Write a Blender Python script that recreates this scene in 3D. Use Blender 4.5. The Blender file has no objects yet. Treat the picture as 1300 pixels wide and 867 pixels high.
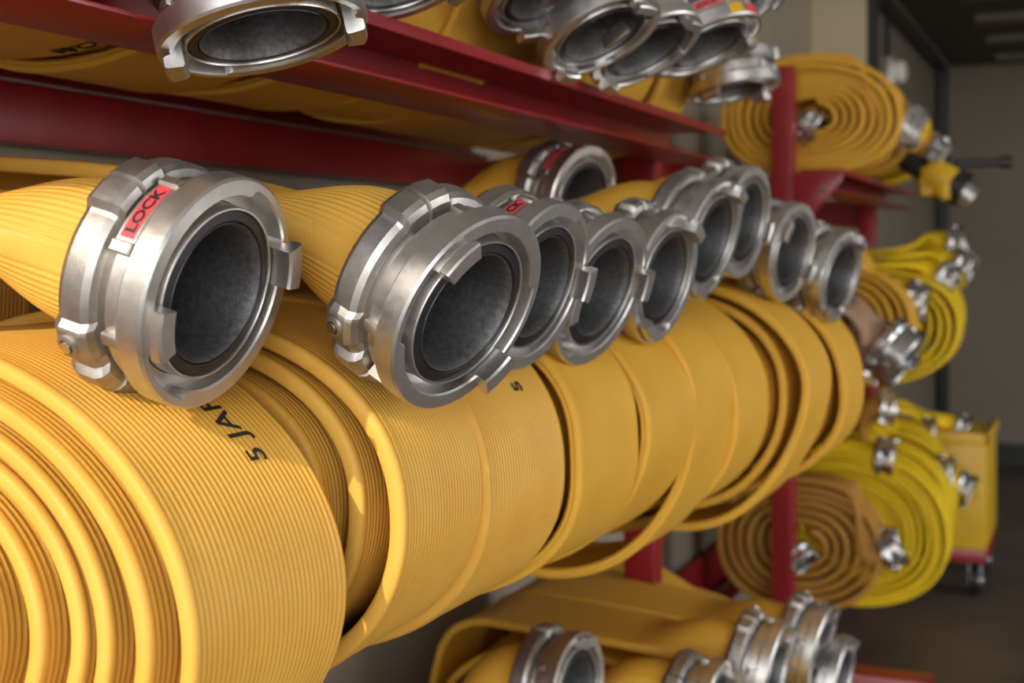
import bpy, math, random
import numpy as np
from mathutils import Vector, Matrix

PI = math.pi
scene = bpy.context.scene
COL = scene.collection

# ------------------------------------------------------------------ camera frame
F = 1625.0                      # focal length in pixels of the 1300 px wide frame
HOR = 325.0                     # horizon row
TH = math.atan(750.0 / F)       # yaw of the view to the left of the rack's direction
CT, ST = math.cos(TH), math.sin(TH)
CZ = 1.25                       # eye height

# world: x = out of the rack (towards the aisle), y = along the rack, z = up
def pix(px, py, D):
    X = (px - 650.0) / F * D
    return np.array([-ST * D + CT * X, CT * D + ST * X, CZ + (HOR - py) / F * D])

CAM = np.array([0.0, 0.0, CZ])
CAM_RIGHT = np.array([CT, ST, 0.0])

def proj(P):
    P = np.asarray(P, float)
    d = P - CAM
    D = d[..., 1] * CT - d[..., 0] * ST
    X = d[..., 1] * ST + d[..., 0] * CT
    return np.stack([650 + F * X / D, HOR - F * d[..., 2] / D], -1)

def axis_dir(px, py, ang, k):
    """unit vector of a coupling's axis: how it points in the picture and how far it is turned to the eye"""
    p = pix(px, py, 1.0)
    r = (p - CAM) / np.linalg.norm(p - CAM)
    e1 = CAM_RIGHT - r * (CAM_RIGHT @ r); e1 /= np.linalg.norm(e1)
    e2 = np.cross(e1, r)
    if e2[2] < 0: e2 = -e2
    a = math.radians(ang)
    s = math.sqrt(max(0.0, 1 - k * k))
    return -k * r + s * (math.cos(a) * e1 + math.sin(a) * e2)

# ------------------------------------------------------------------ materials
def new_mat(name):
    m = bpy.data.materials.new(name); m.use_nodes = True
    nt = m.node_tree
    b = nt.nodes['Principled BSDF']
    return m, nt, b

def ramp(nt, fac, c0, c1, p0=0.3, p1=0.7):
    r = nt.nodes.new('ShaderNodeValToRGB')
    r.color_ramp.elements[0].position = p0; r.color_ramp.elements[1].position = p1
    r.color_ramp.elements[0].color = (*c0, 1); r.color_ramp.elements[1].color = (*c1, 1)
    nt.links.new(fac, r.inputs[0])
    return r.outputs[0]

def noise(nt, scale, detail=4, coord='Object', rough=0.55):
    tc = nt.nodes.new('ShaderNodeTexCoord')
    n = nt.nodes.new('ShaderNodeTexNoise')
    n.inputs['Scale'].default_value = scale; n.inputs['Detail'].default_value = detail
    n.inputs['Roughness'].default_value = rough
    nt.links.new(tc.outputs[coord], n.inputs['Vector'])
    return n.outputs[0]

def mat_plain(name, col, rough=0.5, metal=0.0, var=0.12, scale=30, bump=0.0, bscale=300, coat=0.0):
    m, nt, b = new_mat(name)
    c0 = tuple(max(0, c * (1 - var)) for c in col); c1 = tuple(min(1, c * (1 + var)) for c in col)
    nt.links.new(ramp(nt, noise(nt, scale), c0, c1), b.inputs['Base Color'])
    b.inputs['Roughness'].default_value = rough
    b.inputs['Metallic'].default_value = metal
    if coat: b.inputs['Coat Weight'].default_value = coat
    if bump:
        bp = nt.nodes.new('ShaderNodeBump'); bp.inputs['Strength'].default_value = bump; bp.inputs['Distance'].default_value = 0.001
        nt.links.new(noise(nt, bscale, 3), bp.inputs['Height'])
        nt.links.new(bp.outputs[0], b.inputs['Normal'])
    return m

def math_node(nt, op, a, b=None):
    n = nt.nodes.new('ShaderNodeMath'); n.operation = op
    for i, v in enumerate((a, b)):
        if v is None: continue
        if isinstance(v, (int, float)): n.inputs[i].default_value = v
        else: nt.links.new(v, n.inputs[i])
    return n.outputs[0]

RIB = 0.0054
def mat_hose(name, col, col2, ribs=True, rough=0.5, ribdist=0.0009, weave=0.00004):
    m, nt, b = new_mat(name)
    n1 = noise(nt, 9, 5)
    base = ramp(nt, n1, col2, col, 0.28, 0.62)
    # scuffs: small brown marks
    n2 = noise(nt, 55, 5, rough=0.7)
    sc = ramp(nt, n2, (0, 0, 0), (1, 1, 1), 0.66, 0.78)
    mx = nt.nodes.new('ShaderNodeMix'); mx.data_type = 'RGBA'
    nt.links.new(math_node(nt, 'MULTIPLY', sc, 0.45), mx.inputs[0])
    nt.links.new(base, mx.inputs[6]); mx.inputs[7].default_value = (col[0] * 0.45, col[1] * 0.4, col[2] * 0.5, 1)
    nt.links.new(mx.outputs[2], b.inputs['Base Color'])
    b.inputs['Roughness'].default_value = rough
    b.inputs['Specular IOR Level'].default_value = 0.25
    uv = nt.nodes.new('ShaderNodeTexCoord')
    sep = nt.nodes.new('ShaderNodeSeparateXYZ'); nt.links.new(uv.outputs['UV'], sep.inputs[0])
    # fine woven twill under the rubber, running aslant
    d = math_node(nt, 'ADD', math_node(nt, 'MULTIPLY', sep.outputs[0], 900.0), math_node(nt, 'MULTIPLY', sep.outputs[1], 1500.0))
    w = math_node(nt, 'MULTIPLY', math_node(nt, 'SINE', d), weave)
    if ribs:
        r = math_node(nt, 'SINE', math_node(nt, 'MULTIPLY', sep.outputs[0], 2 * PI / RIB))
        w = math_node(nt, 'ADD', w, math_node(nt, 'MULTIPLY', r, ribdist * 0.5))
    w = math_node(nt, 'ADD', w, math_node(nt, 'MULTIPLY', noise(nt, 500, 2), 0.00012))
    bp = nt.nodes.new('ShaderNodeBump'); bp.inputs['Strength'].default_value = 0.8; bp.inputs['Distance'].default_value = 1.0
    nt.links.new(w, bp.inputs['Height']); nt.links.new(bp.outputs[0], b.inputs['Normal'])
    return m

def mat_metal(name, col, r0, r1, bump=0.15, var=0.15, metal=1.0, ns=60):
    m, nt, b = new_mat(name)
    n1 = noise(nt, ns, 5)
    nt.links.new(ramp(nt, n1, tuple(c * (1 - var) for c in col), col), b.inputs['Base Color'])
    n2 = noise(nt, 140, 4)
    rr = nt.nodes.new('ShaderNodeMapRange'); rr.inputs[3].default_value = r0; rr.inputs[4].default_value = r1
    nt.links.new(n2, rr.inputs[0]); nt.links.new(rr.outputs[0], b.inputs['Roughness'])
    b.inputs['Metallic'].default_value = metal
    bp = nt.nodes.new('ShaderNodeBump'); bp.inputs['Strength'].default_value = bump; bp.inputs['Distance'].default_value = 0.0006
    nt.links.new(noise(nt, 700, 3), bp.inputs['Height']); nt.links.new(bp.outputs[0], b.inputs['Normal'])
    return m

M = {}
M['hose'] = mat_hose('yellow_rubber', (0.74, 0.405, 0.046), (0.69, 0.355, 0.036))
M['hose_geo'] = mat_hose('yellow_rubber_ribbed', (0.70, 0.385, 0.066), (0.63, 0.325, 0.046), ribs=False)
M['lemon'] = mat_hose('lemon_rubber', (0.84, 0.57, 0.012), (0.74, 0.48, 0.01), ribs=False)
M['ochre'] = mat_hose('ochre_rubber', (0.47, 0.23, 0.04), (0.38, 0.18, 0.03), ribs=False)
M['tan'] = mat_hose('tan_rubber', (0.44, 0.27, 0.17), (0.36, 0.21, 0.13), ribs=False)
M['cast'] = mat_metal('cast_aluminium', (0.56, 0.53, 0.49), 0.38, 0.54, 0.22, 0.3)
M['mach'] = mat_metal('machined_aluminium', (0.74, 0.715, 0.68), 0.30, 0.46, 0.12, 0.14)
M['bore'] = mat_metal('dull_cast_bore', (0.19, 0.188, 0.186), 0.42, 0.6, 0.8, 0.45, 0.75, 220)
M['steel'] = mat_metal('bolt_steel', (0.66, 0.65, 0.60), 0.2, 0.3, 0.02)
M['gasket'] = mat_plain('black_rubber_seal', (0.014, 0.013, 0.013), 0.42, var=0.3)
M['dark'] = mat_plain('dark_recess', (0.02, 0.019, 0.018), 0.7)
M['sticker'] = mat_plain('red_sticker', (0.72, 0.06, 0.075), 0.4, var=0.05)
M['ink'] = mat_plain('black_ink', (0.016, 0.014, 0.012), 0.55, var=0.2)
M['red'] = mat_plain('red_painted_steel', (0.27, 0.010, 0.014), 0.36, var=0.16, scale=14, bump=0.12, bscale=160, coat=0.12)
M['edge'] = mat_plain('worn_bare_steel_edge', (0.33, 0.29, 0.28), 0.5, 0.3, var=0.2)
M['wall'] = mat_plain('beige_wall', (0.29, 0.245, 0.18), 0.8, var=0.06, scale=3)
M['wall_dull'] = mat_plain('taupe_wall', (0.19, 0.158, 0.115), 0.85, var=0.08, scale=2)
M['jog'] = mat_plain('cream_wall', (0.50, 0.42, 0.28), 0.8, var=0.05, scale=3)
M['floor'] = mat_plain('brown_concrete', (0.10, 0.078, 0.06), 0.45, var=0.25, scale=2.2, bump=0.1, bscale=40)
M['ceil'] = mat_plain('pale_ceiling', (0.55, 0.53, 0.50), 0.9, var=0.03)
M['base'] = mat_plain('dark_matt', (0.025, 0.023, 0.021), 0.7)
M['ground'] = mat_plain('pale_concrete', (0.50, 0.45, 0.38), 0.9, var=0.1, scale=2)
M['doorpanel'] = mat_plain('dark_door_panel', (0.05, 0.043, 0.036), 0.6)
M['doorslat'] = mat_plain('brown_door_rib', (0.16, 0.135, 0.105), 0.6)
M['black'] = mat_plain('black_plastic', (0.015, 0.015, 0.015), 0.4)
M['yellow'] = mat_plain('yellow_paint', (0.62, 0.37, 0.015), 0.45, var=0.08)
M['galv'] = mat_metal('galvanised_steel', (0.62, 0.68, 0.70), 0.25, 0.4)
M['glint'] = mat_metal('highlight_aluminium', (0.74, 0.73, 0.71), 0.16, 0.28, 0.05)  # highlight copy of the aluminium, paler and smoother, for the far couplings
M['white'] = mat_plain('pale_lens', (0.75, 0.70, 0.62), 0.25)

# ------------------------------------------------------------------ object helpers
def link(name, me, mats, parent=None, mw=None):
    o = bpy.data.objects.new(name, me); COL.objects.link(o)
    if mats is not None and not me.materials:
        for m in (mats if isinstance(mats, (list, tuple)) else [mats]): me.materials.append(m)
    if parent is not None: o.parent = parent
    if mw is not None: o.matrix_basis = mw
    return o

def empty(name, loc, label, cat, group=None):
    o = bpy.data.objects.new(name, None); COL.objects.link(o)
    o.location = loc; o.empty_display_size = 0.05
    o['label'] = label; o['category'] = cat
    if group: o['group'] = group
    return o

def tag(o, label, cat, group=None):
    o['label'] = label; o['category'] = cat
    if group: o['group'] = group

def mesh_np(name, V, Q, smooth=True, angle=None, uv=None):
    """V (n,3); Q list/array of polygons"""
    me = bpy.data.meshes.new(name)
    if isinstance(Q, np.ndarray):
        me.vertices.add(len(V)); me.vertices.foreach_set('co', np.asarray(V, np.float32).ravel())
        nq, k = Q.shape
        me.loops.add(nq * k); me.loops.foreach_set('vertex_index', Q.astype(np.int32).ravel())
        me.polygons.add(nq)
        me.polygons.foreach_set('loop_start', np.arange(0, nq * k, k, dtype=np.int32))
        me.update(calc_edges=True)
    else:
        me.from_pydata([tuple(v) for v in V], [], Q); me.update()
    if uv is not None:
        l = me.uv_layers.new(name='UVMap')
        l.data.foreach_set('uv', np.asarray(uv, np.float32).ravel())
    me.polygons.foreach_set('use_smooth', np.full(len(me.polygons), smooth))
    if smooth and angle is not None: me.set_sharp_from_angle(angle=math.radians(angle))
    return me

def fix_normals(me):
    import bmesh
    bm = bmesh.new(); bm.from_mesh(me); bmesh.ops.recalc_face_normals(bm, faces=bm.faces); bm.to_mesh(me); bm.free()
    return me

class MB:
    """collects simple solids into one mesh"""
    def __init__(s): s.V = []; s.Fc = []
    def add(s, V, Fc):
        n = len(s.V); s.V += [tuple(v) for v in V]; s.Fc += [tuple(i + n for i in f) for f in Fc]; return s
    def box(s, a, b, M4=None):
        x0, y0, z0 = a; x1, y1, z1 = b
        V = [(x0, y0, z0), (x1, y0, z0), (x1, y1, z0), (x0, y1, z0), (x0, y0, z1), (x1, y0, z1), (x1, y1, z1), (x0, y1, z1)]
        if M4 is not None: V = [tuple(M4 @ Vector(v)) for v in V]
        return s.add(V, [(0, 3, 2, 1), (4, 5, 6, 7), (0, 1, 5, 4), (1, 2, 6, 5), (2, 3, 7, 6), (3, 0, 4, 7)])
    def prism_y(s, prof, y0, y1):
        n = len(prof)
        V = [(v, y0, z) for v, z in prof] + [(v, y1, z) for v, z in prof]
        return s.add(V, [tuple(range(n)), tuple(range(2 * n - 1, n - 1, -1))] + [(i, n + i, n + (i + 1) % n, (i + 1) % n) for i in range(n)])
    def prism_x(s, prof, x0, x1):      # prof in (y, z)
        n = len(prof)
        V = [(x0, y, z) for y, z in prof] + [(x1, y, z) for y, z in prof]
        return s.add(V, [tuple(range(n)), tuple(range(2 * n - 1, n - 1, -1))] + [(i, n + i, n + (i + 1) % n, (i + 1) % n) for i in range(n)])
    def cyl(s, p0, p1, r0, r1=None, n=24):
        r1 = r0 if r1 is None else r1
        p0 = Vector(p0); p1 = Vector(p1); d = (p1 - p0).normalized()
        a = d.orthogonal().normalized(); b = d.cross(a)
        V = [p + (a * math.cos(2 * PI * i / n) + b * math.sin(2 * PI * i / n)) * r for p, r in ((p0, r0), (p1, r1)) for i in range(n)]
        return s.add(V, [tuple(range(n - 1, -1, -1)), tuple(range(n, 2 * n))] + [(i, (i + 1) % n, n + (i + 1) % n, n + i) for i in range(n)])
    def mesh(s, name, smooth=True, angle=30, bevel=0.0):
        me = bpy.data.meshes.new(name); me.from_pydata(s.V, [], s.Fc); me.update()
        fix_normals(me)
        if bevel:
            import bmesh
            bm = bmesh.new(); bm.from_mesh(me)
            ed = [e for e in bm.edges if len(e.link_faces) == 2 and e.calc_face_angle(0) > 0.6]
            bmesh.ops.bevel(bm, geom=ed, offset=bevel, segments=2, profile=0.5, affect='EDGES')
            bm.to_mesh(me); bm.free()
        me.polygons.foreach_set('use_smooth', np.full(len(me.polygons), smooth))
        if smooth: me.set_sharp_from_angle(angle=math.radians(angle))
        return me

def lathe(name, prof_fn, n=96, closed=True, th0=0.0, th1=2 * PI, angle=28):
    """sweep a section (list of (r, z), may depend on theta) about z; th range < full makes an arc with end caps"""
    full = abs(th1 - th0 - 2 * PI) < 1e-6
    ths = np.linspace(th0, th1, n, endpoint=not full)
    rows = [prof_fn(t) for t in ths]
    k = len(rows[0])
    V = []
    for t, row in zip(ths, rows):
        for r, z in row: V.append((r * math.cos(t), r * math.sin(t), z))
    Fc = []
    m = n if full else n - 1
    kk = k if closed else k - 1
    for i in range(m):
        j = (i + 1) % n
        for a in range(kk):
            b = (a + 1) % k
            Fc.append((i * k + a, j * k + a, j * k + b, i * k + b))
    if not full and closed:
        Fc.append(tuple(range(k))); Fc.append(tuple(range((n - 1) * k + k - 1, (n - 1) * k - 1, -1)))
    me = mesh_np(name, V, Fc)
    fix_normals(me); me.set_sharp_from_angle(angle=math.radians(angle))
    return me

def text_mesh(txt, size=1.0, bold=0.0):
    cu = bpy.data.curves.new('lettering', 'FONT'); cu.body = txt; cu.size = size; cu.offset = bold
    cu.align_x = 'CENTER'; cu.align_y = 'CENTER'; cu.resolution_u = 3
    ob = bpy.data.objects.new('lettering', cu); COL.objects.link(ob)
    bpy.context.view_layer.update()
    dg = bpy.context.evaluated_depsgraph_get()
    me = bpy.data.meshes.new_from_object(ob.evaluated_get(dg))
    bpy.data.objects.remove(ob); bpy.data.curves.remove(cu)
    n = len(me.vertices); co = np.zeros(n * 3, np.float32); me.vertices.foreach_get('co', co)
    polys = [tuple(p.vertices) for p in me.polygons]
    bpy.data.meshes.remove(me)
    return co.reshape(n, 3), polys

# ------------------------------------------------------------------ coupling (quarter-turn, hooked lugs). z = axis, face at z = 0
R0 = 0.080
D2R = PI / 180
LUG = (0, 180)
def slot_w(t):
    d = math.degrees(t) % 180
    if 13 <= d <= 60: return 1.0
    if -1.5 <= d - 60 <= 3: return max(0.0, 1 - (d - 60) / 3)
    return 0.0
def head_prof(t):
    w = slot_w(t); ri = 0.0668 + 0.0055 * w
    return [(ri, -0.018), (ri, -0.0015), (ri + 0.0012, 0), (0.0782, 0), (0.080, -0.002), (0.080, -0.0182), (0.0785, -0.0200),
            (0.0722, -0.0208), (0.0715, -0.0218), (0.0715, -0.0345), (0.0700, -0.0358), (0.0635, -0.0364), (0.0635, -0.050), (0.0605, -0.050), (0.0605, -0.018)]
def collar_r(t):
    d = (math.degrees(t)) % 120
    d = d - 120 if d > 60 else d
    a = abs(d)
    if a < 0.9: return 0.0800, 0.0
    if a < 15: return 0.0840, 1.0
    if a < 18.5: return 0.0840 - (a - 15) / 3.5 * 0.0058, 1 - (a - 15) / 3.5
    e = abs(d + 35) if (math.degrees(t) % 360) > 150 else 99   # pad that carries the bolt
    if e < 8: return 0.0832, 0.6
    if e < 11: return 0.0832 - (e - 8) / 3 * 0.0050, 0.6 * (11 - e) / 3
    return 0.0782, 0.0
def collar_prof(t):
    r, w = collar_r(t)
    z0, z1 = -0.0415 + 0.0015 * w, -0.0725
    return [(0.061, z0), (r - 0.008, z0), (r - 0.003, z0 - 0.0025), (r, z0 - 0.007), (r, z1 + 0.009), (r - 0.004, z1 + 0.003), (r - 0.011, z1), (0.055, z1)]

CP = {}
CP['head'] = lathe('coupling_head', head_prof, 288)
CP['collar'] = lathe('clamp_collar', collar_prof, 240, angle=22)
CP['insert'] = lathe('insert_ring', lambda t: [(0.0598, -0.02), (0.0594, -0.003), (0.0588, -0.0018), (0.0576, -0.0018), (0.0572, -0.003), (0.0572, -0.02)], 96)
CP['gasket'] = lathe('gasket', lambda t: [(0.0572, -0.02), (0.0572, -0.0048), (0.0562, -0.0032), (0.0502, -0.0024), (0.0486, -0.0040), (0.0486, -0.02)], 96, angle=50)
CP['bore'] = lathe('bore', lambda t: [(0.0486, -0.022), (0.0485, -0.0035), (0.0480, -0.0026), (0.0474, -0.0034), (0.0462, -0.012), (0.0452, -0.050), (0.0440, -0.075), (0.0430, -0.1), (0.0, -0.101)], 96, closed=False, angle=40)
h = 13 * D2R
CP['lug'] = lathe('lug', lambda t: [(0.0622, -0.022), (0.0620, 0.0115), (0.0632, 0.0135), (0.0752, 0.0135), (0.0766, 0.012), (0.0766, 0.0055), (0.0750, 0.0042), (0.0710, 0.0030), (0.0705, -0.022)], 12, th0=-h, th1=h)
# locking lever plate: raised arc with end bumps, at 125 deg
def plate_prof(t):
    d = math.degrees(t)
    e = 1.0 if (d > 18.5 or d < -17.5) else 0.0
    r = 0.0765 + 0.0025 * e
    return [(0.0705, -0.0215), (r - 0.001, -0.0215), (r, -0.0225), (r, -0.0365), (r - 0.001, -0.0375), (0.0705, -0.0375)]
CP['plate'] = lathe('lock_lever', plate_prof, 60, th0=-23 * D2R, th1=24 * D2R)
CP['sticker'] = lathe('lock_sticker', lambda t: [(0.0764, -0.0242), (0.0769, -0.0244), (0.0769, -0.0346), (0.0764, -0.0348)], 30, th0=-16.5 * D2R, th1=16.5 * D2R)
def lock_text():
    V, Fc = text_mesh('LOCK', 0.0100, 0.0004)
    xs = V[:, 0]; sx = 0.037 / (xs.max() - xs.min())
    ys = V[:, 1] - (V[:, 1].max() + V[:, 1].min()) / 2
    xc = (xs - (xs.max() + xs.min()) / 2) * sx
    r = 0.0773
    th = -xc / r
    co = np.stack([r * np.cos(th), r * np.sin(th), -0.0294 - ys], 1)
    return mesh_np('lettering', co, Fc, smooth=False)
CP['lock_text'] = lock_text()
CP['knob'] = MB().box((0.069, -0.0045, -0.034), (0.0776, 0.0045, -0.0195)).mesh('hub_knob', bevel=0.0015)
def bolt_mesh():
    b = MB(); b.cyl((0, 0, 0), (0, 0, 0.0045), 0.0046, 0.0044, 20)
    return b.mesh('bolt')
CP['bolt'] = bolt_mesh()
CP['pocket'] = lathe('bolt_pocket', lambda t: [(0.0052, -0.001), (0.0052, 0.003), (0.0078, 0.0022), (0.0085, -0.001)], 28, angle=50)

CP['tape'] = lathe('tape_mark', lambda t: [(0.0798, -0.0025), (0.0804, -0.0027), (0.0804, -0.0175), (0.0798, -0.0178)], 10, th0=-8 * D2R, th1=8 * D2R)
def basis(n, up=(0, 0, 1)):
    n = np.asarray(n, float); n = n / np.linalg.norm(n)
    u = np.asarray(up, float); y = u - n * (u @ n); y /= np.linalg.norm(y)
    x = np.cross(y, n)
    return x, y, n

def mat4(x, y, z, p):
    return Matrix(((x[0], y[0], z[0], p[0]), (x[1], y[1], z[1], p[1]), (x[2], y[2], z[2], p[2]), (0, 0, 0, 1)))

def add_coupling(root, pos, n, spin=20, scale=1.0, lock=True, detail=2, bolt_spin=0, label=None, name='coupling', tape=None):
    """one coupling with its pieces, fixed to the hose `root`"""
    p = np.asarray(pos) - np.array(root.location)
    x, y, z = basis(n)
    m = mat4(x, y, z, p) @ Matrix.Rotation(spin * D2R, 4, 'Z') @ Matrix.Scale(scale, 4)
    c = link(name, CP['head'], M['mach'], root, m)
    if label: c['label'] = label
    rz = lambda d: Matrix.Rotation(d * D2R, 4, 'Z')
    link('clamp_collar', CP['collar'], M['cast'], c, rz(bolt_spin))
    link('gasket', CP['gasket'], M['gasket'], c)
    link('bore', CP['bore'], M['bore'], c)
    link('insert_ring', CP['insert'], M['mach'], c)
    for d in LUG: link('lug', CP['lug'], M['mach'], c, rz(d))
    if detail >= 1:
        for d in (60, 190, 250, 330) if detail >= 2 else (60, 250): link('hub_knob', CP['knob'], M['cast'], c, rz(d))
        link('lock_lever', CP['plate'], M['cast'], c, rz(122))
    if lock:
        o = link('lock_sticker', CP['sticker'], M['sticker'], c, rz(122)); o['label'] = 'red lock sticker'
        link('lettering', CP['lock_text'], M['ink'], c, rz(122))
    for d, mm in tape or ():
        o = link('tape_mark', CP['tape'], None, c, rz(d)); o.data = CP['tape'].copy(); o.data.materials.clear(); o.data.materials.append(M[mm]); o['label'] = ('yellow' if mm == 'yellow' else 'red') + ' paint mark'
    if detail >= 2:
        for k in (2, 3):
            a = rz(bolt_spin + 120 * k - 35)
            bm4 = a @ Matrix.Translation((0.0822, 0, -0.057)) @ Matrix.Rotation(PI / 2, 4, 'Y')
            link('bolt', CP['bolt'], M['steel'], c, bm4)
            link('bolt_pocket', CP['pocket'], M['cast'], c, bm4)
    return c

# ------------------------------------------------------------------ hose
def section(w, t, ribs, seg=10):
    """closed section of a hose laid flat: offsets across (a), through (b), and arc length s; starts on the outer face"""
    a = w / 2 - t / 2
    pts = []
    nflat = int(round(2 * a / RIB)) * 5 if ribs else seg * 2
    xs = np.linspace(-a, a, nflat + 1)
    lip = lambda x: (t / 2) * (0.93 + 0.16 * math.exp(-((a - abs(x)) / (0.045 * w)) ** 2))
    hgt = lambda x: (0.0010 * (0.5 + 0.5 * math.cos(2 * PI * x / RIB)) ** 1.3) if ribs else 0.0
    s = 0
    ncap = 8
    sgp = lambda x, e: math.copysign(abs(x) ** e, x)
    for x in xs: pts.append((x, lip(x) + hgt(x)))
    for i in range(1, ncap):
        q = PI / 2 - PI * i / ncap; pts.append((a + lip(a) * sgp(math.cos(q), 0.55), lip(a) * sgp(math.sin(q), 0.7)))
    for x in xs[::-1]: pts.append((x, -lip(x) - hgt(x)))
    for i in range(1, ncap):
        q = -PI / 2 - PI * i / ncap; pts.append((-a + lip(a) * sgp(math.cos(q), 0.55), lip(a) * sgp(math.sin(q), 0.7)))
    pts = np.array(pts)
    # smooth arc length without the ribs
    sm = pts.copy(); sm[:, 1] = np.clip(sm[:, 1], -t / 2, t / 2)
    d = np.linalg.norm(np.roll(sm, -1, 0) - sm, axis=1)
    s = np.concatenate([[0], np.cumsum(d)[:-1]]); per = d.sum()
    top = s[nflat // 2]
    ang = PI / 2 - 2 * PI * (s - top) / per
    hh = np.array([hgt(p[0]) if abs(p[0]) <= a else 0 for p in pts])
    return pts, ang, s, per, hh

def sweep(name, P, W, m, w, t, rr, ribs=False, seg=10, out_center=None, wscale=None):
    P = np.asarray(P); n = len(P)
    T = np.gradient(P, axis=0); T /= np.linalg.norm(T, axis=1)[:, None]
    W = W - T * (W * T).sum(1)[:, None]; W /= np.linalg.norm(W, axis=1)[:, None]
    N = np.cross(T, W)
    if out_center is not None:
        i = int(n * 0.6)
        if ((P[i] - out_center) @ N[i]) < 0: N = -N
    pts, ang, s, per, hh = section(w, t, ribs, seg)
    k = len(pts)
    ca = np.cos(ang) ; sa = np.sin(ang)
    A = (1 - m)[:, None] * pts[:, 0][None] + m[:, None] * ((rr + hh) * ca)[None]
    B = (1 - m)[:, None] * pts[:, 1][None] + m[:, None] * ((rr + hh) * sa)[None]
    # bulge a little while changing from flat to round
    bul = 4 * m * (1 - m)
    B = B * (1 + 0.12 * bul[:, None])
    V = P[:, None, :] + A[:, :, None] * W[:, None, :] + B[:, :, None] * N[:, None, :]
    L = np.concatenate([[0], np.cumsum(np.linalg.norm(np.diff(P, axis=0), axis=1))])
    i, j = np.meshgrid(np.arange(n - 1), np.arange(k), indexing='ij')
    jn = (j + 1) % k
    Q = np.stack([i * k + j, i * k + jn, (i + 1) * k + jn, (i + 1) * k + j], -1).reshape(-1, 4)
    s2 = np.where(jn == 0, per, s[jn])
    UV = np.stack([np.stack([s[j], L[i]], -1), np.stack([s2, L[i]], -1), np.stack([s2, L[i + 1]], -1), np.stack([s[j], L[i + 1]], -1)], 2).reshape(-1, 2)
    Vf = V.reshape(-1, 3)
    me = mesh_np(name, Vf, Q, True, None, UV)
    return me, dict(P=P, T=T, W=W, N=N, t=t, w=w, L=L)

def bez(p0, t0, p1, t1, n, h0=0.4, h1=0.4):
    d = np.linalg.norm(p1 - p0)
    a = p0 + t0 * d * h0; b = p1 - t1 * d * h1
    s = np.linspace(0, 1, n)[:, None]
    return (1 - s) ** 3 * p0 + 3 * s * (1 - s) ** 2 * a + 3 * s * s * (1 - s) * b + s ** 3 * p1

def sm(x): x = np.clip(x, 0, 1); return x * x * (3 - 2 * x)

def spiral(u, cv, cz, a, b, N, r_in, phi_end, step, seed, tel=0.006, wob=0.012, yaw=0.0, bumps=(), sq=0.0, tilt=0.0, skew=0.0):
    """path of the coil from the core outwards; every turn in the plane across the rack"""
    rng = random.Random(seed)
    tot = 2 * PI * N
    length = tot * (1 + r_in) / 2 * (a + b) / 2
    n = int(length / step)
    s = np.linspace(0, 1, n)
    # equal steps along the length: r grows linearly with the turned angle
    s = (np.sqrt(r_in ** 2 + s * (1 - r_in ** 2)) - r_in) / (1 - r_in)
    Phi = tot * s
    phi = phi_end + tot - Phi
    r = r_in + (1 - r_in) * s
    p = [rng.uniform(0, 6.28) for _ in range(8)]
    r = r * (1 + wob * np.sin(2 * phi + p[0]) + wob * 0.7 * np.sin(3 * phi + p[1]))
    r = r * (1 + 0.010 * np.sin(0.83 * Phi + p[2]) + 0.007 * np.sin(1.7 * Phi + p[3]))
    turns_left = (tot - Phi) / (2 * PI)
    for (tl, tw, ph, pw, amp) in bumps:
        d = (phi - ph * D2R + PI) % (2 * PI) - PI
        r = r + amp * np.exp(-(d / (pw * D2R)) ** 2) * np.exp(-((turns_left - tl) / tw) ** 2)
    c, si = np.cos(phi), np.sin(phi)
    if sq:
        f = (np.abs(c) ** (2 + sq) + np.abs(si) ** (2 + sq)) ** (-1 / (2 + sq)); r = r * f
    off = tel * (np.sin(0.31 * Phi + p[4]) + 0.8 * np.sin(0.77 * Phi + p[5]) + 0.5 * np.sin(1.9 * Phi + p[6]))
    off = off + tilt * r * si + skew * (s - 0.5)
    v = a * r * c; z = b * r * si
    cy, sy = math.cos(yaw), math.sin(yaw)
    P = np.stack([cv + v * cy - off * sy, u + off * cy + v * sy, cz + z], 1)
    W = np.tile(np.array([-sy, cy, 0.0]), (n, 1))
    # lean of each turn about the length of the hose
    return P, W

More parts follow.
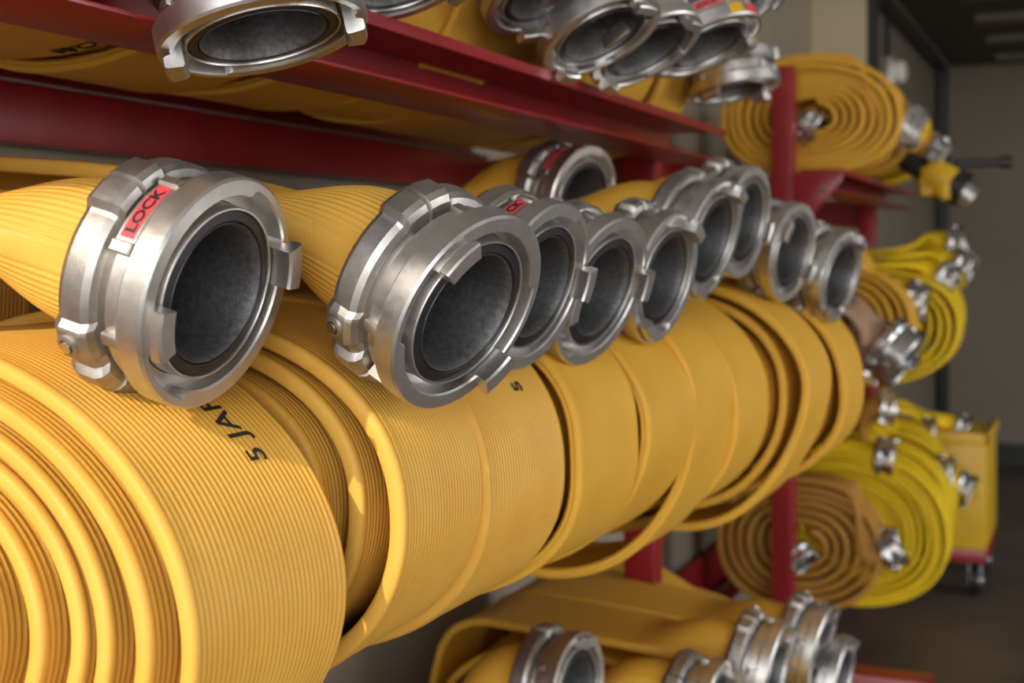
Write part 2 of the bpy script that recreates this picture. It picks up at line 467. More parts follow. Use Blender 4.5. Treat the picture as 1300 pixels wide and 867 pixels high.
def make_hose(label, group, u, cv, cz, a=0.255, b=0.19, N=9, r_in=0.22, phi_end=160, cpl=None, way=None, step=0.014, seed=1,
              ribs=False, mat='hose', w=0.172, t=0.0125, rr=0.0535, tel=0.006, wob=0.012, yaw=0.0, bumps=(), sq=0.25, tilt=0.0, skew=0.0,
              seg=10, core=None, morph=0.75, h=(0.4, 0.45), base_z=None, hw=0.4, name='fire_hose'):
    """cpl = dict(px, py, D, a, k, spin, ...) : the outer end and its coupling"""
    root = empty(name, (cv, u, base_z if base_z is not None else cz - b), label, 'hose', group)
    P, W = spiral(u, cv, cz, a, b, N, r_in, phi_end * D2R, step, seed, tel, wob, yaw, bumps, sq, tilt, skew)
    ns = len(P)
    m = np.zeros(ns)
    sc = 1.0
    if cpl:
        sc = cpl.get('s', 1.0)
        pos = cpl['pos'] if 'pos' in cpl else pix(cpl['px'], cpl['py'], cpl['D'])
        nrm = cpl['n'] if 'n' in cpl else axis_dir(cpl['px'], cpl['py'], cpl['a'], cpl['k'])
        nrm = np.asarray(nrm, float); nrm = nrm / np.linalg.norm(nrm)
        end = pos - nrm * 0.055 * sc
        T0 = P[-1] - P[-2]; T0 /= np.linalg.norm(T0)
        knots = [(P[-1], T0)]
        for wp in (way or []):
            knots.append((np.array(wp[0], float), np.array(wp[1], float) / np.linalg.norm(wp[1])))
        knots.append((pos - nrm * 0.076 * sc, nrm))
        tail = []
        for q in range(len(knots) - 1):
            d = np.linalg.norm(knots[q + 1][0] - knots[q][0])
            last = q == len(knots) - 2
            seg_n = max(6, int(d / (step * 0.7)))
            tail.append(bez(knots[q][0], knots[q][1], knots[q + 1][0], knots[q + 1][1], seg_n, hw if not last else h[0], hw if not last else h[1])[1:])
        tail.append(np.linspace(knots[-1][0], end, 5)[1:])
        tail = np.concatenate(tail)
        TL = np.concatenate([[0], np.cumsum(np.linalg.norm(np.diff(tail, axis=0), axis=1))])
        dist = TL[-1] - TL
        mt = 1 - sm((dist - 0.030) / (morph * 0.20))
        P = np.concatenate([P, tail]); W = np.concatenate([W, np.tile(W[-1], (len(tail), 1))]); m = np.concatenate([m, mt])
    center = np.array([cv, u, cz])
    me, info = sweep('hose_jacket', P - np.array(root.location), W, m, w * sc, t, rr * sc, ribs, seg, center - np.array(root.location))
    j = link('hose_jacket', me, M['hose_geo'] if ribs else M[mat], root)
    info['root'] = root; info['ns'] = ns
    if cpl:
        add_coupling(root, pos, nrm, cpl.get('spin', 20), sc, cpl.get('lock', False), cpl.get('det', 2), cpl.get('bs', 0), tape=cpl.get('tape'))
    if core:
        add_coupling(root, core['pos'], core['n'], core.get('spin', 20), core.get('s', 1.0), core.get('lock', False), 1, 0)
    return root, info

def print_on(info, txt, px, py, size, bold=0.0003, rot=1, u_rng=(-0.07, 0.07), stretch=1.0, smin=0.0, under=False):
    """black print on the jacket, running along the hose; found where the line of sight meets the outer turns"""
    root = info['root']; base = np.array(root.location)
    P, W, N, T, L = info['P'] + base, info['W'], info['N'], info['T'], info['L']
    n = len(P)
    i0 = int(info['ns'] * smin)
    idx = np.arange(i0, n)
    xs = np.linspace(u_rng[0], u_rng[1], 41)
    S = P[idx][:, None] + W[idx][:, None] * xs[None, :, None] + N[idx][:, None] * (info['t'] / 2)
    q = proj(S)
    d2 = ((q - np.array([px, py])) ** 2).sum(-1)
    face = ((CAM - S) * N[idx][:, None]).sum(-1) > 0
    dist = np.linalg.norm(S - CAM, axis=-1)
    cost = d2 + np.where(face, 0, 1e7)
    ok = cost < cost.min() + 9
    dd = np.where(ok, dist, 1e9)
    ii, jj = np.unravel_index(dd.argmin(), dd.shape)
    i = idx[ii]; x0 = xs[jj]
    V, Fc = text_mesh(txt, size, bold)
    along = V[:, 0] * stretch * rot + L[i]
    across = x0 + V[:, 1] * (1 if rot > 0 else -1)
    fi = np.interp(along, L, np.arange(n))
    out = []
    for f, c in zip(fi, across):
        a = int(f); b = min(a + 1, n - 1); g = f - a
        p = P[a] * (1 - g) + P[b] * g; Wd = W[a]; Nd = N[a] * (1 - g) + N[b] * g
        out.append(p + Wd * c + Nd * (info['t'] / 2 * 1.0 + 0.0012) - base)
    me = mesh_np('lettering', np.array(out), Fc, smooth=False)
    o = link('lettering', me, M['ink'], root); o['label'] = 'black printed letters'
    return o

# ------------------------------------------------------------------ racks
def channel(z, v0=-0.62, v1=-0.732, hgt=0.058):
    """open-fronted channel: section (v, z), z = underside"""
    t = 0.004; T = z + hgt
    return [(v1, z), (v0 - 0.010, z), (v0 - 0.010, z + t), (v1 + t, z + t), (v1 + t, T - t), (v0 - 0.006, T - t), (v0 - 0.006, T - 0.013), (v0, T - 0.013), (v0, T), (v1, T)]

def rack(label, y0, y1, up_y, levels, foot_out, front=-0.62, rear=-1.10, feet=True, arms=()):
    r = empty('hose_rack', (-0.8, up_y[0], 0), label, 'rack', None)
    L = np.array(r.location)
    def part(name, mb, m, bevel=0.0):
        me = mb.mesh(name, bevel=bevel)
        me.transform(Matrix.Translation(-Vector(L)))
        return link(name, me, m, r)
    for z in levels:
        fr = front if z > CZ else front - 0.16
        part('front_beam', MB().prism_y(channel(z, fr, fr - 0.112), y0, y1), M['red'], 0.0008)
        zr = z - 0.044
        bb = MB().prism_y([(rear, zr), (rear, zr + 0.067), (rear - 0.004, zr + 0.067), (rear - 0.004, zr + 0.004), (rear - 0.032, zr + 0.004), (rear - 0.032, zr + 0.19), (rear - 0.036, zr + 0.19), (rear - 0.036, zr)], y0, y1)
        part('rear_beam', bb, M['red'], 0.0006)
        part('beam_edge', MB().box((rear - 0.004, y0, zr + 0.0672), (rear + 0.0012, y1, zr + 0.0705)), M['edge'])
        if z < CZ: part('support_rail', MB().box((-0.93, y0, z - 0.02), (-0.89, y1, z + 0.012)), M['red'])
    for y in up_y:
        part('upright', MB().box((-0.812, y - 0.025, 0.0), (-0.752, y + 0.025, levels[0] + 0.34)), M['red'], 0.003)
        for z in levels[:2]:
            part('bracket', MB().prism_y([(-1.12, z - 0.03), (-0.752, z - 0.085), (-0.752, z + 0.05), (-1.12, z + 0.02)], y + 0.031, y + 0.037), M['red'])
        for (yy, z) in arms:
            if yy != y: continue
            part('bracket', MB().prism_y([(-0.752, z - 0.085), (-0.72, z - 0.085), (front + 0.0, z + 0.03), (front + 0.0, z + 0.052), (-0.752, z + 0.052)], y - 0.034, y - 0.028), M['red'], 0.0008)
            part('bolt', MB().cyl((-0.665, y - 0.046, z + 0.005), (-0.665, y - 0.034, z + 0.005), 0.009, n=12), M['steel'])
        if feet and y in (0.50, 3.45):
            part('foot', MB().box((-1.1, y - 0.045, 0.0), (foot_out, y + 0.045, 0.16)), M['red'], 0.003)
    return r

UP_Z = CZ + 0.171       # undersides of the beams on the three levels
MID_Z = CZ - 0.456
LOW_Z = CZ - 1.08
rack('red steel hose rack nearest the camera, ending under the hanging couplings', 0.42, 2.27, (0.50, 2.28), (UP_Z, MID_Z, LOW_Z), -0.62)
rack('red steel hose rack further back behind the tall red upright', 3.42, 4.88, (3.45, 4.8), (UP_Z, MID_Z, LOW_Z), -0.40, arms=((3.45, UP_Z), (3.45, MID_Z)))

# ------------------------------------------------------------------ hoses on the middle shelf
ZM = CZ - 0.22
G_MID = 'coiled hoses on the middle shelf'
G_TOP = 'coiled hoses on the top shelf'
G_LOW = 'coiled hoses on the bottom shelf'
G_FAR = 'coiled hoses on the far rack'
def wayp(u, v=-0.86, z=0.045, slope=-0.05): return [((v, u, CZ + z), (1, 0, slope))]

MID = [
 # u, v0, coupling(px,py,D,a,k,spin), options
 dict(u=0.672, v0=-0.503, c=dict(px=280, py=374, D=0.85, a=-19, k=0.54, spin=18, lock=True, bs=-8), way=wayp(0.70, -0.86, 0.052, -0.1),
      o=dict(ribs=True, step=0.009, seed=3, tel=0.004, N=9, yaw=0.0, skew=0.06, t=0.0105, sq=0.0, cz=CZ - 0.232, b=0.185), l='yellow hose roll in full sun, its coupling carrying the large readable red lock sticker'),
 dict(u=0.882, v0=-0.488, c=dict(px=598, py=400, D=0.945, a=-32, k=0.52, spin=136, bs=-136), way=wayp(0.905, -0.93, 0.085, -0.1),
      o=dict(ribs=True, step=0.010, b=0.165, cz=CZ - 0.197, seed=8, tel=0.005, N=8, skew=0.03, yaw=0.05, bumps=((0.55, 0.35, -25, 40, 0.025),)), l='yellow hose roll with half-lit coupling with lug at upper left, next after the sunlit roll'),
 dict(u=1.065, v0=-0.475, c=dict(px=688, py=366, D=1.155, a=-22, k=0.46, spin=4, lock=True, bs=30), way=wayp(1.065, -0.86, 0.04),
      o=dict(ribs=True, step=0.011, b=0.165, cz=CZ - 0.197, seed=12, tel=0.004, N=9), l='yellow hose roll marked with a black 5 below the overlapping couplings'),
 dict(u=1.245, v0=-0.472, c=dict(px=767, py=372, D=1.29, a=-24, k=0.45, spin=8, bs=10), way=wayp(1.245, -0.86, 0.04),
      o=dict(b=0.165, cz=CZ - 0.197, seed=15, tel=0.005, N=8, bumps=((0.5, 0.4, -30, 30, 0.06), (0.6, 0.3, 25, 25, 0.03))), l='yellow hose roll just past the roll printed 5, coupling lugs at left and right'),
 dict(u=1.43, v0=-0.465, c=dict(px=847, py=354, D=1.50, a=-16, k=0.40, spin=60, bs=40), way=wayp(1.43, -0.86, 0.04),
      o=dict(b=0.165, cz=CZ - 0.197, seed=18, tel=0.006, N=8, bumps=((0.3, 0.3, -75, 30, 0.07), (0.5, 0.35, 5, 25, 0.04))), l='yellow hose roll with loose outer loop sagging lowest of the middle shelf'),
 dict(u=1.60, v0=-0.458, c=dict(px=907, py=306, D=1.64, a=-17, k=0.37, spin=70, bs=0), way=wayp(1.60, -0.86, 0.05),
      o=dict(b=0.175, cz=CZ - 0.205, seed=21, tel=0.004, N=9, bumps=((0.3, 0.3, -75, 32, 0.22), (0.5, 0.35, 30, 25, 0.04))), l='yellow hose roll whose coupling stands clearly higher than the one before it'),
 dict(u=1.775, v0=-0.452, c=dict(px=950, py=283, D=1.80, a=-11, k=0.37, spin=170, bs=50), way=wayp(1.775, -0.86, 0.07),
      o=dict(b=0.18, cz=CZ - 0.21, seed=26, tel=0.004, N=9), l='yellow hose roll with the highest coupling, tucked right behind a lower coupling'),
 dict(u=2.01, v0=-0.412, c=dict(px=1008, py=321, D=2.03, a=-13, k=0.40, spin=150, bs=20), way=wayp(2.01, -0.86, 0.05),
      o=dict(seed=31, tel=0.012, N=8, b=0.195, bumps=((0.3, 0.3, -68, 28, 0.12), (1.3, 0.25, -62, 28, 0.06), (0.55, 0.35, 10, 20, 0.03))), l='wide yellow hose roll showing many stacked layers on its side, second to last'),
 dict(u=2.24, v0=-0.392, c=dict(px=1069, py=352, D=2.15, a=-15, k=0.36, spin=62, bs=70), way=wayp(2.24, -0.86, 0.03),
      o=dict(seed=37, tel=0.008, N=8, bumps=((0.5, 0.35, -20, 30, 0.03),)), l='yellow hose roll at the far end of the middle shelf before the red upright'),
]
INFO = {}
for i, d in enumerate(MID):
    a = 0.262
    kw = dict(a=a, b=0.19, N=9, phi_end=165, base_z=CZ - 0.41)
    kw.update(d['o']); zc = kw.pop('cz', ZM)
    root, info = make_hose(d['l'], G_MID, d['u'], d['v0'] - 0.250, zc, cpl=d['c'], way=d['way'], **kw)
    INFO[i] = info
print_on(INFO[0], '5', 325, 571, 0.026, 0.0003, rot=-1)
print_on(INFO[0], 'JAF', 283, 531, 0.028, 0.0003, rot=-1, stretch=1.05)
print_on(INFO[2], '5', 659, 491, 0.024, 0.0005, rot=-1)

# an end lying over the tops of the rolls, its coil dropped behind them
root, info = make_hose('yellow hose end lying across the tops of the rolls, coupling raised behind the others', G_MID, 1.72, -0.985, CZ - 0.16, a=0.075, b=0.16, N=4, r_in=0.4,
    phi_end=120, cpl=dict(px=742, py=257, D=1.78, a=-13, k=0.55, spin=10, lock=True, bs=15), way=[((-0.93, 1.70, CZ + 0.055), (1, 0, 0.15))], seed=50, base_z=CZ - 0.41, tel=0.002)

# ------------------------------------------------------------------ hoses on the top shelf
ZT = CZ + 0.388
TOP = [
 dict(u=0.80, c=dict(px=336, py=50, D=0.965, a=-79, k=0.34, spin=52, bs=30), l='yellow hose roll printed with black letters underneath, large coupling hanging face down', seed=61),
 dict(u=1.02, c=dict(px=512, py=-22, D=1.20, a=-72, k=0.42, spin=15), l='yellow hose roll with half-hidden coupling hanging beside the largest hanging coupling', seed=62),
 dict(u=1.22, c=dict(px=698, py=-6, D=1.48, a=-62, k=0.44, spin=-62), l='yellow hose roll over bare red beam, third hanging coupling with one lug low', seed=63),
 dict(u=1.40, c=dict(px=765, py=48, D=1.56, a=-62, k=0.44, spin=92, tape=[(-5, 'yellow')]), l='yellow hose roll whose hanging coupling shows two lugs and a yellow mark', seed=64),
 dict(u=1.575, c=dict(px=822, py=66, D=1.66, a=-60, k=0.42, spin=80), l='yellow hose roll with hanging coupling squeezed between the yellow-marked and red-marked ones', seed=65),
 dict(u=1.75, c=dict(px=900, py=60, D=1.76, a=-62, k=0.36, spin=20, lock=True, tape=[(95, 'yellow'), (72, 'sticker')]), l='yellow hose roll with hanging coupling carrying a red sticker on its upper side', seed=66),
 dict(u=1.95, c=dict(px=958, py=-12, D=2.05, a=-40, k=0.5, spin=0), l='yellow hose roll with coupling cut off by the top edge above the red sticker', seed=67),
 dict(u=2.16, c=dict(px=934, py=117, D=2.25, a=-78, k=0.22, spin=10, bs=40), l='yellow hose roll at the end of the top shelf, coupling drooping lowest near the upright', seed=68),
]
for i, d in enumerate(TOP):
    root, info = make_hose(d['l'], G_TOP, d['u'], -0.885, ZT, a=0.235, b=0.215, N=8, phi_end=65, cpl=d['c'], way=None, seed=d['seed'], base_z=CZ + 0.205, h=(0.55, 0.5), morph=0.6)
    if i == 0:
        print_on(info, 'OA', 102, 57, 0.024, 0.0004, rot=1)
        print_on(info, 'M', 79, 70, 0.024, 0.0004, rot=1)

# ------------------------------------------------------------------ hoses on the bottom shelf
ZL = CZ - 0.82
LOW = [
 dict(u=1.77, c=dict(px=908, py=908, D=1.86, a=-18, k=0.2, spin=30), l='yellow hose roll on bottom shelf with clamp collar peeking over the lower frame edge', seed=72, dz=-0.06),
 dict(u=1.56, c=dict(px=736, py=880, D=1.72, a=-10, k=0.42, spin=80), l='yellow hose roll on bottom shelf with dull coupling facing out alone', seed=73, dz=-0.055),
 dict(u=1.97, c=dict(px=988, py=853, D=2.0, a=-18, k=0.17, spin=110), l='yellow hose roll on bottom shelf, foremost of the bright coupling cluster', seed=74, sk=0.11, u2=0.02),
 dict(u=2.16, c=dict(px=1045, py=826, D=2.2, a=-20, k=0.17, spin=100), l='yellow hose roll on bottom shelf, coupling highest in the bright cluster', seed=75),
 dict(u=2.34, c=dict(px=1072, py=866, D=2.26, a=-16, k=0.17, spin=90), l='yellow hose roll on bottom shelf, coupling nearest the red rack foot', seed=76),
]
for i, d in enumerate(LOW):
    root, info = make_hose(d['l'], G_LOW, d['u'], -0.80, ZL + d.get('dz', 0), a=0.27, b=0.185 + d.get('dz', 0), N=8, phi_end=165, cpl=d['c'], way=wayp(d['u'], -0.9, -0.60 + 2.0 * d.get('dz', 0)), tel=0.006, skew=d.get('sk', 0.03), seed=d['seed'], base_z=CZ - 1.02)

# ------------------------------------------------------------------ the far rack
ax = lambda v, y, z: np.array([v, y, z], float)
def far(label, u, cv, cz, **kw): 
    kw.setdefault('base_z', None)
    root, info = make_hose(label, G_FAR, u, cv, cz, step=0.02, seg=6, **kw)
    for o in root.children_recursive:          # paler, smoother metal put on these couplings for stronger highlights
        if o.data and o.data.materials and o.data.materials[0] in (M['mach'], M['cast']):
            o.material_slots[0].link = 'OBJECT'; o.material_slots[0].material = M['glint']
    return root, info
# top level
far('golden hose roll seen side on behind the upright, coupling in its core', 3.62, -0.73, CZ + 0.385, a=0.255, b=0.165, N=8, r_in=0.25, phi_end=70, seed=81, t=0.015,
    cpl=dict(px=1158, py=170, D=3.52, a=-33, k=-0.25, spin=30, s=0.95), core=dict(pos=pix(1038, 166, 3.50), n=axis_dir(1038, 166, -30, 0.25), s=0.62))
far('golden hose roll behind the side-on roll, coupling dark by the nozzle', 3.95, -0.73, CZ + 0.37, a=0.25, b=0.15, N=6, phi_end=70, seed=82, cpl=dict(px=1190, py=204, D=3.9, a=-40, k=-0.2, spin=50, s=0.9))
far('yellow hose roll deepest on the far top shelf', 4.3, -0.73, CZ + 0.36, a=0.25, b=0.14, N=6, phi_end=50, seed=83, mat='lemon', cpl=dict(px=1196, py=240, D=4.2, a=-60, k=-0.1, spin=50, s=0.85))
# middle level
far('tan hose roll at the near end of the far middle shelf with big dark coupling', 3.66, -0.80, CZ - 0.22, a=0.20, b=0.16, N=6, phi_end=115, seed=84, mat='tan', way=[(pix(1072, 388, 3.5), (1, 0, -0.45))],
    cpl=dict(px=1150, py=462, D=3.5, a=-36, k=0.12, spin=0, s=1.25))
far('golden hose roll above the tan end, coupling with red sticker', 3.9, -0.74, CZ - 0.2, a=0.25, b=0.19, N=8, phi_end=80, seed=85,
    cpl=dict(px=1172, py=388, D=3.9, a=-18, k=0.1, spin=-50, s=0.85, lock=True))
far('lemon yellow hose roll bulging out below the small bright couplings', 4.25, -0.68, CZ - 0.22, a=0.30, b=0.19, N=8, phi_end=85, seed=86, mat='lemon',
    cpl=dict(px=1210, py=362, D=4.2, a=-25, k=0.1, spin=10, s=0.85))
far('lemon yellow hose roll, its two-ring coupling brightest of the far middle shelf', 4.6, -0.70, CZ - 0.2, a=0.28, b=0.2, N=7, phi_end=90, seed=87, mat='lemon',
    cpl=dict(px=1232, py=345, D=4.6, a=-20, k=0.1, spin=40, s=0.9))
far('lemon yellow hose roll, coupling at the very top of the far middle shelf', 4.79, -0.72, CZ - 0.18, a=0.27, b=0.2, N=7, phi_end=95, seed=88, mat='lemon',
    cpl=dict(px=1225, py=312, D=4.8, a=-5, k=0.1, spin=90, s=0.9))
# bottom level
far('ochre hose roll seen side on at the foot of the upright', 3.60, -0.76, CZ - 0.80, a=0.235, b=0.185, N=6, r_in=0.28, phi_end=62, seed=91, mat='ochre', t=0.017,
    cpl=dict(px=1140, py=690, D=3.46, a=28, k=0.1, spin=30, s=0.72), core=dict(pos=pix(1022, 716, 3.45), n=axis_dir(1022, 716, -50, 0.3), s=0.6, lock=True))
far('bright lemon hose roll of many thin layers behind the ochre roll', 3.90, -0.70, CZ - 0.80, a=0.31, b=0.235, N=13, phi_end=95, seed=92, mat='lemon', t=0.012,
    cpl=dict(px=1136, py=583, D=3.75, a=-4, k=0.1, spin=70, s=0.78), tel=0.003)
far('bright lemon hose roll, coupling in the middle of the far bottom shelf', 4.2, -0.70, CZ - 0.80, a=0.285, b=0.23, N=10, phi_end=95, seed=93, mat='lemon',
    cpl=dict(px=1208, py=605, D=4.15, a=-14, k=0.1, spin=80, s=0.78), tel=0.003)
far('bright lemon hose roll, coupling tilted down in front of the yellow cart', 4.5, -0.70, CZ - 0.79, a=0.27, b=0.22, N=8, phi_end=95, seed=94, mat='lemon',
    cpl=dict(px=1232, py=625, D=4.4, a=-28, k=0.1, spin=80, s=0.76), tel=0.003)
far('lemon hose roll with paired small couplings above the bottom shelf', 4.65, -0.74, CZ - 0.78, a=0.27, b=0.22, N=7, phi_end=100, seed=95, mat='lemon',
    cpl=dict(px=1188, py=550, D=4.75, a=-3, k=0.1, spin=80, s=0.75))
far('lemon hose roll deepest on the far bottom shelf, coupling against the cart top', 4.79, -0.74, CZ - 0.78, a=0.25, b=0.22, N=6, phi_end=100, seed=96, mat='lemon',
    cpl=dict(px=1230, py=548, D=4.85, a=-20, k=0.1, spin=80, s=0.7))
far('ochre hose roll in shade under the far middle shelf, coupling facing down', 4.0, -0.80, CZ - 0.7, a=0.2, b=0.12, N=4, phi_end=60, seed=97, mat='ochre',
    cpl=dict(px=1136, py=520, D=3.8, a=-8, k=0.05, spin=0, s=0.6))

# ------------------------------------------------------------------ nozzle on the far top shelf
def nozzle():
    p = pix(1192, 222, 3.75)
    r = empty('hose_nozzle', p, 'black hose nozzle with yellow grip and long black handle sticking out', 'nozzle')
    L = Vector(p)
    b = MB(); b.cyl((-0.10, 0, 0.05), (0.02, 0, -0.02), 0.03, 0.042, 28); b.cyl((0.02, 0, -0.02), (0.07, 0, -0.05), 0.05, 0.055, 28)
    link('body', b.mesh('body'), M['black'], r)
    g = MB(); g.cyl((-0.03, -0.02, 0.01), (0.035, -0.03, -0.03), 0.047, 0.05, 24); g.box((-0.045, -0.055, -0.062), (-0.012, 0.0, 0.02)); g.box((0.012, -0.06, -0.075), (0.036, -0.01, -0.01))
    link('grip', g.mesh('grip', bevel=0.004), M['yellow'], r)
    h = MB(); h.cyl((0.02, 0, 0.03), (0.17, 0.02, 0.033), 0.013, 0.012, 18); h.cyl((0.165, 0.02, 0.033), (0.20, 0.022, 0.034), 0.018, 0.018, 18); h.cyl((0.0, 0, 0.0), (0.04, 0.0, 0.045), 0.02, 0.02, 16)
    link('handle', h.mesh('handle'), M['black'], r)
    t = MB(); t.cyl((0.06, 0, -0.045), (0.095, 0, -0.075), 0.036, 0.03, 24)
    link('tip', t.mesh('tip'), M['cast'], r)
    t = MB(); t.cyl((-0.02, -0.05, 0.05), (-0.005, -0.055, 0.07), 0.03, 0.03, 20)
    link('valve_cap', t.mesh('valve_cap'), M['cast'], r)
nozzle()

# ------------------------------------------------------------------ cart
def cart():
    x0, x1, y0, y1 = -0.86, -0.385, 4.95, 5.45
    r = empty('hose_cart', ((x0 + x1) / 2, (y0 + y1) / 2, 0), 'yellow box cart on casters at the end of the far rack', 'cart')
    L = Vector(r.location)
    def part(name, mb, m, bevel=0.0, parent=None):
        me = mb.mesh(name, bevel=bevel); me.transform(Matrix.Translation(-L)); return link(name, me, m, parent or r)
    zb = CZ - 1.075; zt = CZ - 0.66
    part('box', MB().box((x0, y0, zb), (x1, y1, zt)), M['yellow'], 0.008)
    part('rim', MB().box((x0 - 0.008, y0 - 0.008, zt - 0.03), (x1 + 0.008, y0 + 0.004, zt + 0.012)).box((x1 - 0.004, y0 - 0.008, zt - 0.03), (x1 + 0.008, y1 + 0.008, zt + 0.012)), M['yellow'], 0.002)
    part('panel_seam', MB().box((x1 - 0.10, y0 - 0.006, zb + 0.2), (x1 - 0.02, y0 + 0.001, zb + 0.212)), M['yellow'])
    part('base_frame', MB().box((x0, y0 + 0.005, zb - 0.05), (x1, y1, zb)), M['red'], 0.004)
    for cx, cy in ((x0 + 0.05, y0 + 0.07), (x1 - 0.045, y0 + 0.07), (x0 + 0.05, y1 - 0.07), (x1 - 0.045, y1 - 0.07)):
        w = part('caster', MB().cyl((cx - 0.012, cy, 0.055), (cx + 0.02, cy, 0.055), 0.055, n=32), M['black'], 0.004)
        part('fork', MB().box((cx + 0.021, cy - 0.02, 0.045), (cx + 0.026, cy + 0.02, zb - 0.05)).box((cx - 0.02, cy - 0.02, 0.045), (cx - 0.015, cy + 0.02, zb - 0.05)).box((cx - 0.03, cy - 0.03, zb - 0.056), (cx + 0.035, cy + 0.03, zb - 0.05)), M['galv'], 0.0, w)
        part('hub', MB().cyl((cx + 0.015, cy, 0.055), (cx + 0.03, cy, 0.055), 0.028, n=24), M['galv'], 0.0, w)
cart()

# ------------------------------------------------------------------ room
def struct(name, mb, m, bevel=0.0):
    o = link(name, mb.mesh(name, bevel=bevel), m); o['kind'] = 'structure'; return o
DH = 3.06                   # door head
YF, YB = -2.5, 8.2          # door wall behind the camera, back wall
XL, XR = -1.16, 4.6
HC = 3.9
struct('floor', MB().box((XL - 0.3, YF, -0.1), (XR, YB, 0.0)), M['floor'])
struct('wall_left', MB().box((XL - 0.2, YF, 0), (XL, 5.65, HC)), M['wall'])
struct('wall_jog', MB().box((XL - 0.2, 5.65, 0), (-0.925, 5.85, HC)), M['jog'])
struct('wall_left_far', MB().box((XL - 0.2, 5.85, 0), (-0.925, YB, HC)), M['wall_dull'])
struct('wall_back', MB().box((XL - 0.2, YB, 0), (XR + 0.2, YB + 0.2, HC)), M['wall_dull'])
SY0, SY1 = 1.2, 5.2          # second doorway, in the side wall facing the rack
struct('wall_right', MB().box((XR, YF, 0), (XR + 0.2, SY0, HC)).box((XR, SY1, 0), (XR + 0.2, YB, HC)).box((XR, SY0, DH), (XR + 0.2, SY1, HC)), M['wall_dull'])
struct('ceiling', MB().box((XL - 0.2, YF, HC), (XR + 0.2, YB + 0.2, HC + 0.15)), M['ceil'])
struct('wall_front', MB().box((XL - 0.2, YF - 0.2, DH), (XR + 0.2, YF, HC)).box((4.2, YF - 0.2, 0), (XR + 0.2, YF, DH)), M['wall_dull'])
struct('dark_strip_back', MB().box((-0.925, YB - 0.02, 0), (XR, YB, 0.13)), M['base'])  # low dark strip along the foot of the back wall
struct('dark_strip_left', MB().box((-0.925, 5.85, 0), (-0.905, YB - 0.02, 0.13)), M['base'])  # the same dark strip along the far side wall
struct('ground', MB().box((-12, -22, -0.12), (22, YF, -0.02)).box((XR, YF, -0.12), (22, 12, -0.02)), M['ground'])
struct('trim_corner', MB().box((-0.925, 5.66, 2.05), (-0.885, 5.74, HC)), M['base'])

# open overhead door under the ceiling at the back
def overhead_door():
    r = empty('overhead_door', (1.2, 6.7, CZ + 1.2), 'dark ribbed overhead door parked open high by the back wall', 'door')
    L = Vector(r.location)
    def part(name, mb, m, bevel=0.0):
        me = mb.mesh(name, bevel=bevel); me.transform(Matrix.Translation(-L)); return link(name, me, m, r)
    z = CZ + 1.14
    for k in range(4):
        ya = 5.55 + k * 0.64
        part('door_panel', MB().box((-0.83, ya, z), (3.6, ya + 0.62, z + 0.05)), M['doorpanel'], 0.004)
        part('panel_rib', MB().box((-0.55, ya + 0.20, z - 0.03), (3.5, ya + 0.36, z)), M['doorslat'], 0.004)
    part('track', MB().prism_y([(-0.90, z - 0.03), (-0.84, z - 0.03), (-0.84, z - 0.02), (-0.885, z - 0.02), (-0.885, z + 0.05), (-0.90, z + 0.05)], 5.5, 8.15), M['black'])
    part('track', MB().box((-0.90, 8.08, 0.0), (-0.85, 8.16, z - 0.03)), M['black'])
overhead_door()

def wall_lamp():
    p = pix(1128, 92, 5.95); 
    r = empty('wall_lamp', (-0.925, p[1], p[2]), 'small pale round lamp fitting on the far side wall above the rack', 'lamp')
    b = MB().box((0.0, -0.055, -0.07), (0.05, 0.055, 0.07)); link('housing', b.mesh('housing', bevel=0.006), M['cast'], r)
    c = MB().cyl((0.05, 0, 0), (0.09, -0.01, 0), 0.055, 0.048, 32); link('lens', c.mesh('lens', bevel=0.004), M['white'], r)
    d = MB().box((0.0, -0.02, 0.07), (0.025, 0.02, 0.55)); link('conduit', d.mesh('conduit'), M['black'], r)
wall_lamp()

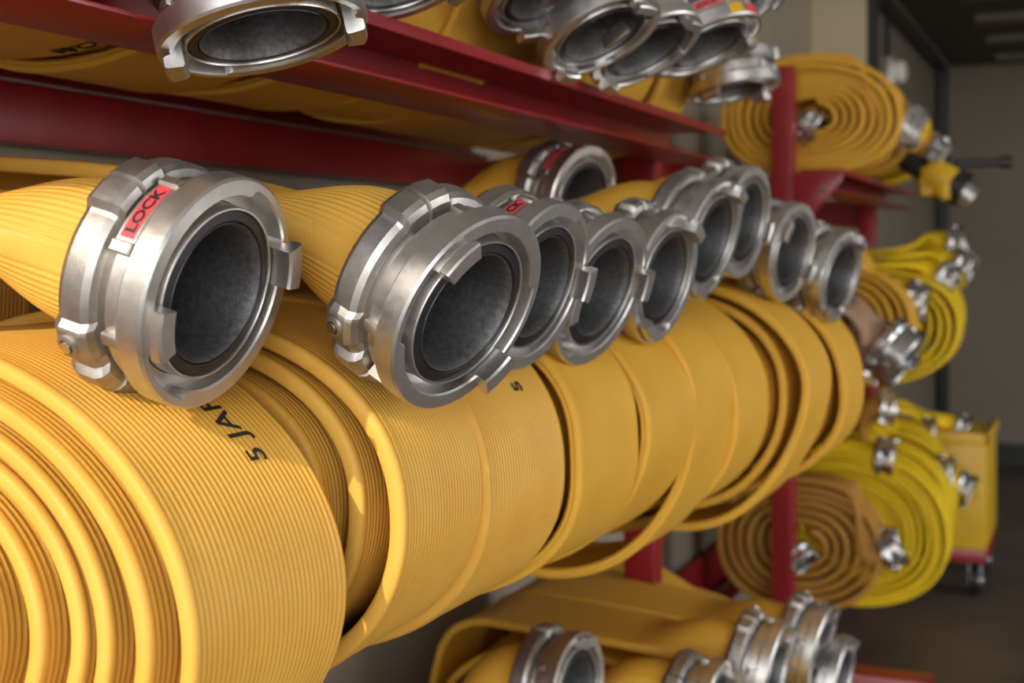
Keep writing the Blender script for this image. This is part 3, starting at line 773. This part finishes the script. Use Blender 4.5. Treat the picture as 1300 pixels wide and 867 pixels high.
# ------------------------------------------------------------------ light
w = bpy.data.worlds.new('sky'); scene.world = w; w.use_nodes = True
nt = w.node_tree; bg = nt.nodes['Background']
tc = nt.nodes.new('ShaderNodeTexCoord'); sp = nt.nodes.new('ShaderNodeSeparateXYZ')
nt.links.new(tc.outputs['Generated'], sp.inputs[0])
cr = nt.nodes.new('ShaderNodeValToRGB')
cr.color_ramp.elements[0].position = 0.0; cr.color_ramp.elements[0].color = (1.0, 0.97, 0.92, 1)
cr.color_ramp.elements[1].position = 0.7; cr.color_ramp.elements[1].color = (0.62, 0.76, 1.0, 1)
nt.links.new(sp.outputs[2], cr.inputs[0]); nt.links.new(cr.outputs[0], bg.inputs[0])
bg.inputs[1].default_value = 4.4

sun = bpy.data.lights.new('sun', 'SUN'); sun.energy = 3.2; sun.angle = 0.009; sun.color = (1.0, 0.88, 0.72)
so = bpy.data.objects.new('sun', sun); COL.objects.link(so)
sd = Vector((0.10, 0.80, -0.42)).normalized()
so.rotation_euler = sd.to_track_quat('-Z', 'Y').to_euler(); so.location = (1, -6, 6)

pl = bpy.data.lights.new('door_daylight', 'AREA'); pl.shape = 'RECTANGLE'; pl.size = 5.3; pl.size_y = DH; pl.cycles.is_portal = True
po = bpy.data.objects.new('door_daylight', pl); COL.objects.link(po)
po.location = (1.5, YF - 0.1, DH / 2); po.rotation_euler = (PI / 2, 0, 0)

pl2 = bpy.data.lights.new('side_door_daylight', 'AREA'); pl2.shape = 'RECTANGLE'; pl2.size = SY1 - SY0; pl2.size_y = DH; pl2.cycles.is_portal = True
po2 = bpy.data.objects.new('side_door_daylight', pl2); COL.objects.link(po2)
po2.location = (XR + 0.05, (SY0 + SY1) / 2, DH / 2); po2.rotation_euler = (PI / 2, 0, PI / 2)

# ------------------------------------------------------------------ camera
cam = bpy.data.cameras.new('camera'); co = bpy.data.objects.new('camera', cam); COL.objects.link(co)
cam.sensor_width = 36; cam.lens = 45
cam.shift_y = -(433.5 - HOR) / 1300
co.location = tuple(CAM); co.rotation_euler = (PI / 2, 0, TH)
cam.clip_start = 0.02
cam.dof.use_dof = True; cam.dof.focus_distance = 0.95; cam.dof.aperture_fstop = 6.3
scene.camera = co

scene.view_settings.view_transform = 'Standard'; scene.view_settings.look = 'None'
scene.view_settings.gamma = 1; scene.view_settings.exposure = 0.25; scene.view_settings.use_curve_mapping = False
